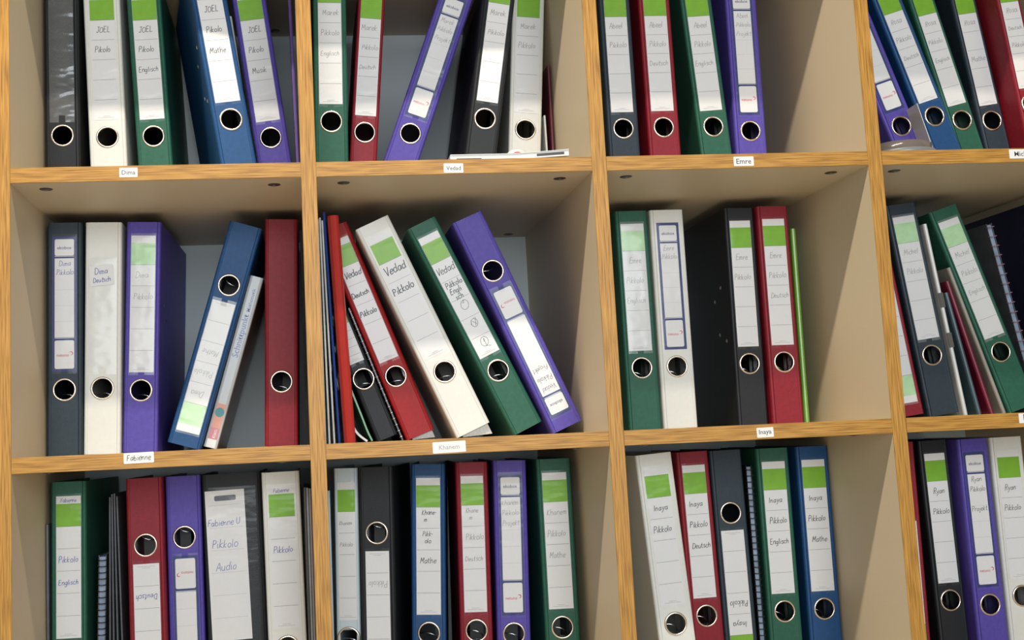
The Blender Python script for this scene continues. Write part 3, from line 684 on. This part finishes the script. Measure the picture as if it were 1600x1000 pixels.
# middle row second compartment
slim_folder('document_sleeve', 'sleeve', 2, 2, 392.2, 120, 0, 2.0, 302, 58, 'sleeve_plastic', 'leftmost translucent document sleeve at the upright', group='translucent sleeves beside the red folder')
slim_folder('document_sleeve', 'sleeve', 2, 2, 397.4, 120, -.45, 2.6, 304, 58, 'sleeve_plastic', 'middle translucent document sleeve at the upright', group='translucent sleeves beside the red folder')
slim_folder('document_sleeve', 'sleeve', 2, 2, 403.8, 120, -1.1, 2.6, 300, 58, 'sleeve_plastic', 'translucent document sleeve touching the blue folder', group='translucent sleeves beside the red folder')
slim_folder('plastic_folder', 'folder', 2, 2, 410.6, 122, -1.8, 3.6, 312, 58, 'blue_plastic', 'thin blue folder left of the red folder')
slim_folder('plastic_folder', 'folder', 2, 2, 424.2, 106, -2.2, 15.5, 304, 76, 'red_plastic', 'smooth red plastic folder standing nearly upright')
bent('brochure', 'brochure', 2, 2, [(404, 130), (414, 98), (425, 62), (436, 35), (451, 21)], 194, 200, 3, 'white_plastic', 'white brochure curling at the bottom beside the red folder')
bent('plastic_folder', 'folder', 2, 2, [(399, 185), (411, 150), (426, 108), (442.5, 62), (451.5, 36), (458, 21)], 194, 200, 2.4, 'green_plastic', 'glossy green folder bending at its foot')
spiral_notebook(2, 2, 500.4, 188, -19.9, 2.0, 200, 180, 'black_plastic', 'wire', 'pages', 'slim spiral notebook wedged left of the red binder')
# middle row third
slim_folder('plastic_folder', 'folder', 2, 3, 1091, 200, .5, 8, 286, 220, 'lime_plastic', 'thin lime green folder beside the dark red binder')
# middle row right
fo = slim_folder('paper_folder', 'folder', 2, 4, 1329.3, 191, -7.0, 6.5, 288, 220, 'white_plastic', 'narrow white folder with two grey clips')
for z in (112, 172): ob('clip', flat(rect(-3.6, 3.6, z - 11, z + 11), -.1, .5), 'screw', fo)
slim_folder('magazine', 'magazine', 2, 4, 1352, 193, -10.5, 7, 185, 200, 'teal_cover', 'dark teal magazine leaning beside the white folder')
slim_folder('magazine', 'magazine', 2, 4, 1372, 194, -14, 7, 205, 200, 'magenta_paper', 'crimson magazine behind the grey folder')
slim_folder('plastic_folder', 'folder', 2, 4, 1389.8, 192, -16.4, 6, 228, 220, 'taupe_sheet', 'taupe grey folder left of the slanting green binder')
spiral_notebook(2, 4, 1452.5, 200, -10.1, 9, 290, 200, 'grey_plastic', 'coil_pink', 'bluegrey_pages', 'spiral notebook with pinkish wire behind the green binder', n=20)
slim_folder('ring_folder', 'folder', 2, 4, 1477, 120, 0, 15, 316, 335, 'navy', 'dark navy folder against the right upright')
# bottom left
slim_folder('exercise_book', 'book', 3, 1, 21.6, 176, 0, 4.2, 262, 200, 'grey_plastic', 'thin dark exercise book between wall and green binder')
spiral_notebook(3, 1, 83, 200, 1.5, 10, 216, 200, 'grey_plastic', 'coil_black', 'bluegrey_pages', 'grey-blue spiral notebook beside the green binder', n=26)
for i, (x, ln, h) in enumerate(((96, .7, 293), (102.2, .1, 297), (108.8, -.5, 298), (116.5, -1.3, 294))):
    slim_folder('grey_folder', 'folder', 3, 1, x, 200 - i * 2, ln, 2.6, h, 200, 'grey_plastic',
        ['first thin grey folder from the spiral notebook', 'second thin grey folder from the spiral notebook', 'third thin grey folder from the spiral notebook', 'thin grey folder tilted against the upside-down red binder'][i], group='grey folders in the bottom left compartment')
for i, (x, mm, lb) in enumerate(((362.2, 'taupe_sheet', 'taupe booklet next to the white binder'), (365.8, 'sleeve_plastic', 'pale booklet in the middle of three'), (369.3, 'pink_paper', 'pinkish booklet touching the upright'))):
    slim_folder('booklet', 'booklet', 3, 1, x, 190, 0, 3, 294 - i, 220, mm, lb, group='booklets beside the white binder')
# bottom second
slim_folder('plastic_folder', 'folder', 3, 2, 393.2, 185, .3, 4, 288, 220, 'paleblue_plastic', 'thin pale blue folder beside the upright')
# bottom third
spiral_notebook(3, 3, 996.5, 192, -.3, 8, 294, 200, 'black_plastic', 'coil_black', 'bluegrey_pages', 'black spiral notebook between charcoal and green binders', n=34)

# ------------------------------------------------------------------ small things on the top shelf board
bl = empty('booklet', 'white booklet lying flat at the front, top row second compartment', 'booklet')
b = MB(); N = 14; prof_t = []; prof_b = []
for i in range(N + 1):
    u = i / N; x = 154 * u
    lift = 4.6 * max(0, (u - .45) / .55) ** 1.4
    prof_b.append((x, .2 + lift * .75)); prof_t.append((x, 6.6 + lift * (1.0)))
b.prism_y([p for p in prof_b] + list(reversed(prof_t)), 0, 118); ob('pages', b, 'white_plastic', bl)
b = MB(); b.prism_y([(x, z) for x, z in prof_t] + [(x, z + .7) for x, z in reversed(prof_t)], -1.5, 119); ob('cover', b, 'white_plastic', bl)
ob('print_strip', flat([(112, 3.2), (148, 5.3), (148, 8.8), (112, 6.6)], -.05, .1), 'dark_print', bl)
ob('print_strip', flat([(8, 1.4), (40, 1.4), (40, 2.4), (8, 2.4)], -.05, .1), 'dark_print', bl)
bl.location = Vector((561, 6, PZ + T)) * S
bd_ = empty('glue_stick', 'white glue stick end with red centre lying on the booklet, top row', 'glue stick')
b = MB(); b.lathe([(.01, 0), (11.5, 0), (13.5, 1.5), (13.5, 60), (.01, 60)], 'y', 28); ob('tube', b, 'white_plastic', bd_)
b = MB(); b.lathe([(.01, -3), (3, -2.6), (5.6, -1.2), (6.6, .2)], 'y', 24); ob('cap', b, 'signal_red', bd_)
bd_.location = Vector((657, 52, PZ + T + 17.6)) * S
bd_.scale = (1, 1, .62)
tp = empty('tape_roll', 'roll of clear tape lying flat, top right compartment', 'tape')
b = MB(); b.lathe([(22, 1), (22, 0), (49, 0), (50.5, 1.5), (50.5, 7), (49, 8.5), (22, 8.5), (22, 1)], 'z', 40); ob('core_disc', b, 'tape_grey', tp)
b = MB(); b.lathe([(24, 8.5), (24, 19.5), (42, 20), (44, 19), (44.5, 8.5)], 'z', 40); ob('tape_film', b, 'tape_brown', tp)
tp.location = Vector((1190, 62, PZ + T + .2)) * S
b = MB(); b.box(-.5, .5, 0, 34, 0, 104)
cd = empty('paper_card', 'small white card standing between purple and blue binders, top right compartment', 'card')
ob('card', b, 'white_plastic', cd); pose(cd, 1288, 126, PZ + T + .5, -14, 4)

# ------------------------------------------------------------------ name tags on the shelf edges
for text, x0, x1, z0, z1, lb, hand in (
    ('Dima', 149.5, 171.5, 355.5, 367.5, 'white name tag on the shelf edge, upper left', 0), ('Vedad', 551, 576, 352.6, 364.6, 'white name tag on the shelf edge below the lying booklet', 0),
    ('Emre', 931, 958, 353.6, 366, 'white name tag on the shelf edge, upper third bay', 0), ('Michel', 1312, 1350, 356, 368.5, 'white name tag on the shelf edge, upper right', 0),
    ('Fabienne', 149.5, 185, 6.2, 19.0, 'white smudged name tag on the lower shelf edge at left', 1), ('Khanem', 521, 562, 1.6, 15.4, 'wide white name tag below the slanting binders', 0),
    ('Inaya', 934, 956, 2.4, 14.8, 'white name tag on the lower shelf edge, third bay', 0), ('Ryan', 1287, 1320, 5.2, 18.0, 'white name tag at the right picture edge, lower shelf', 0)):
    root = empty('name_tag', lb, 'name tag', 'name tags on the shelf edges')
    w, h = x1 - x0, z1 - z0
    ob('tag_paper', flat(rrect(-w/2, w/2, 0, h, .8, 2), 0, .3), 'tag', root)
    if hand: ob('lettering', script_mesh(text, w - 4, .7, 0, 7), 'ink', root, (0, -.36, 3.6))
    else: ob('lettering', print_mesh(text, width=w * (.62 if w > 30 else .74)), 'pencil' if text == 'Khanem' else 'ink', root, (0, -.36, h / 2))
    root.location = Vector(((x0 + x1) / 2, -.05, z0)) * S
    root.rotation_euler = (0, R({'Vedad': .8, 'Khanem': -1.0, 'Inaya': -1.2, 'Fabienne': -.8}.get(text, 0)), 0)
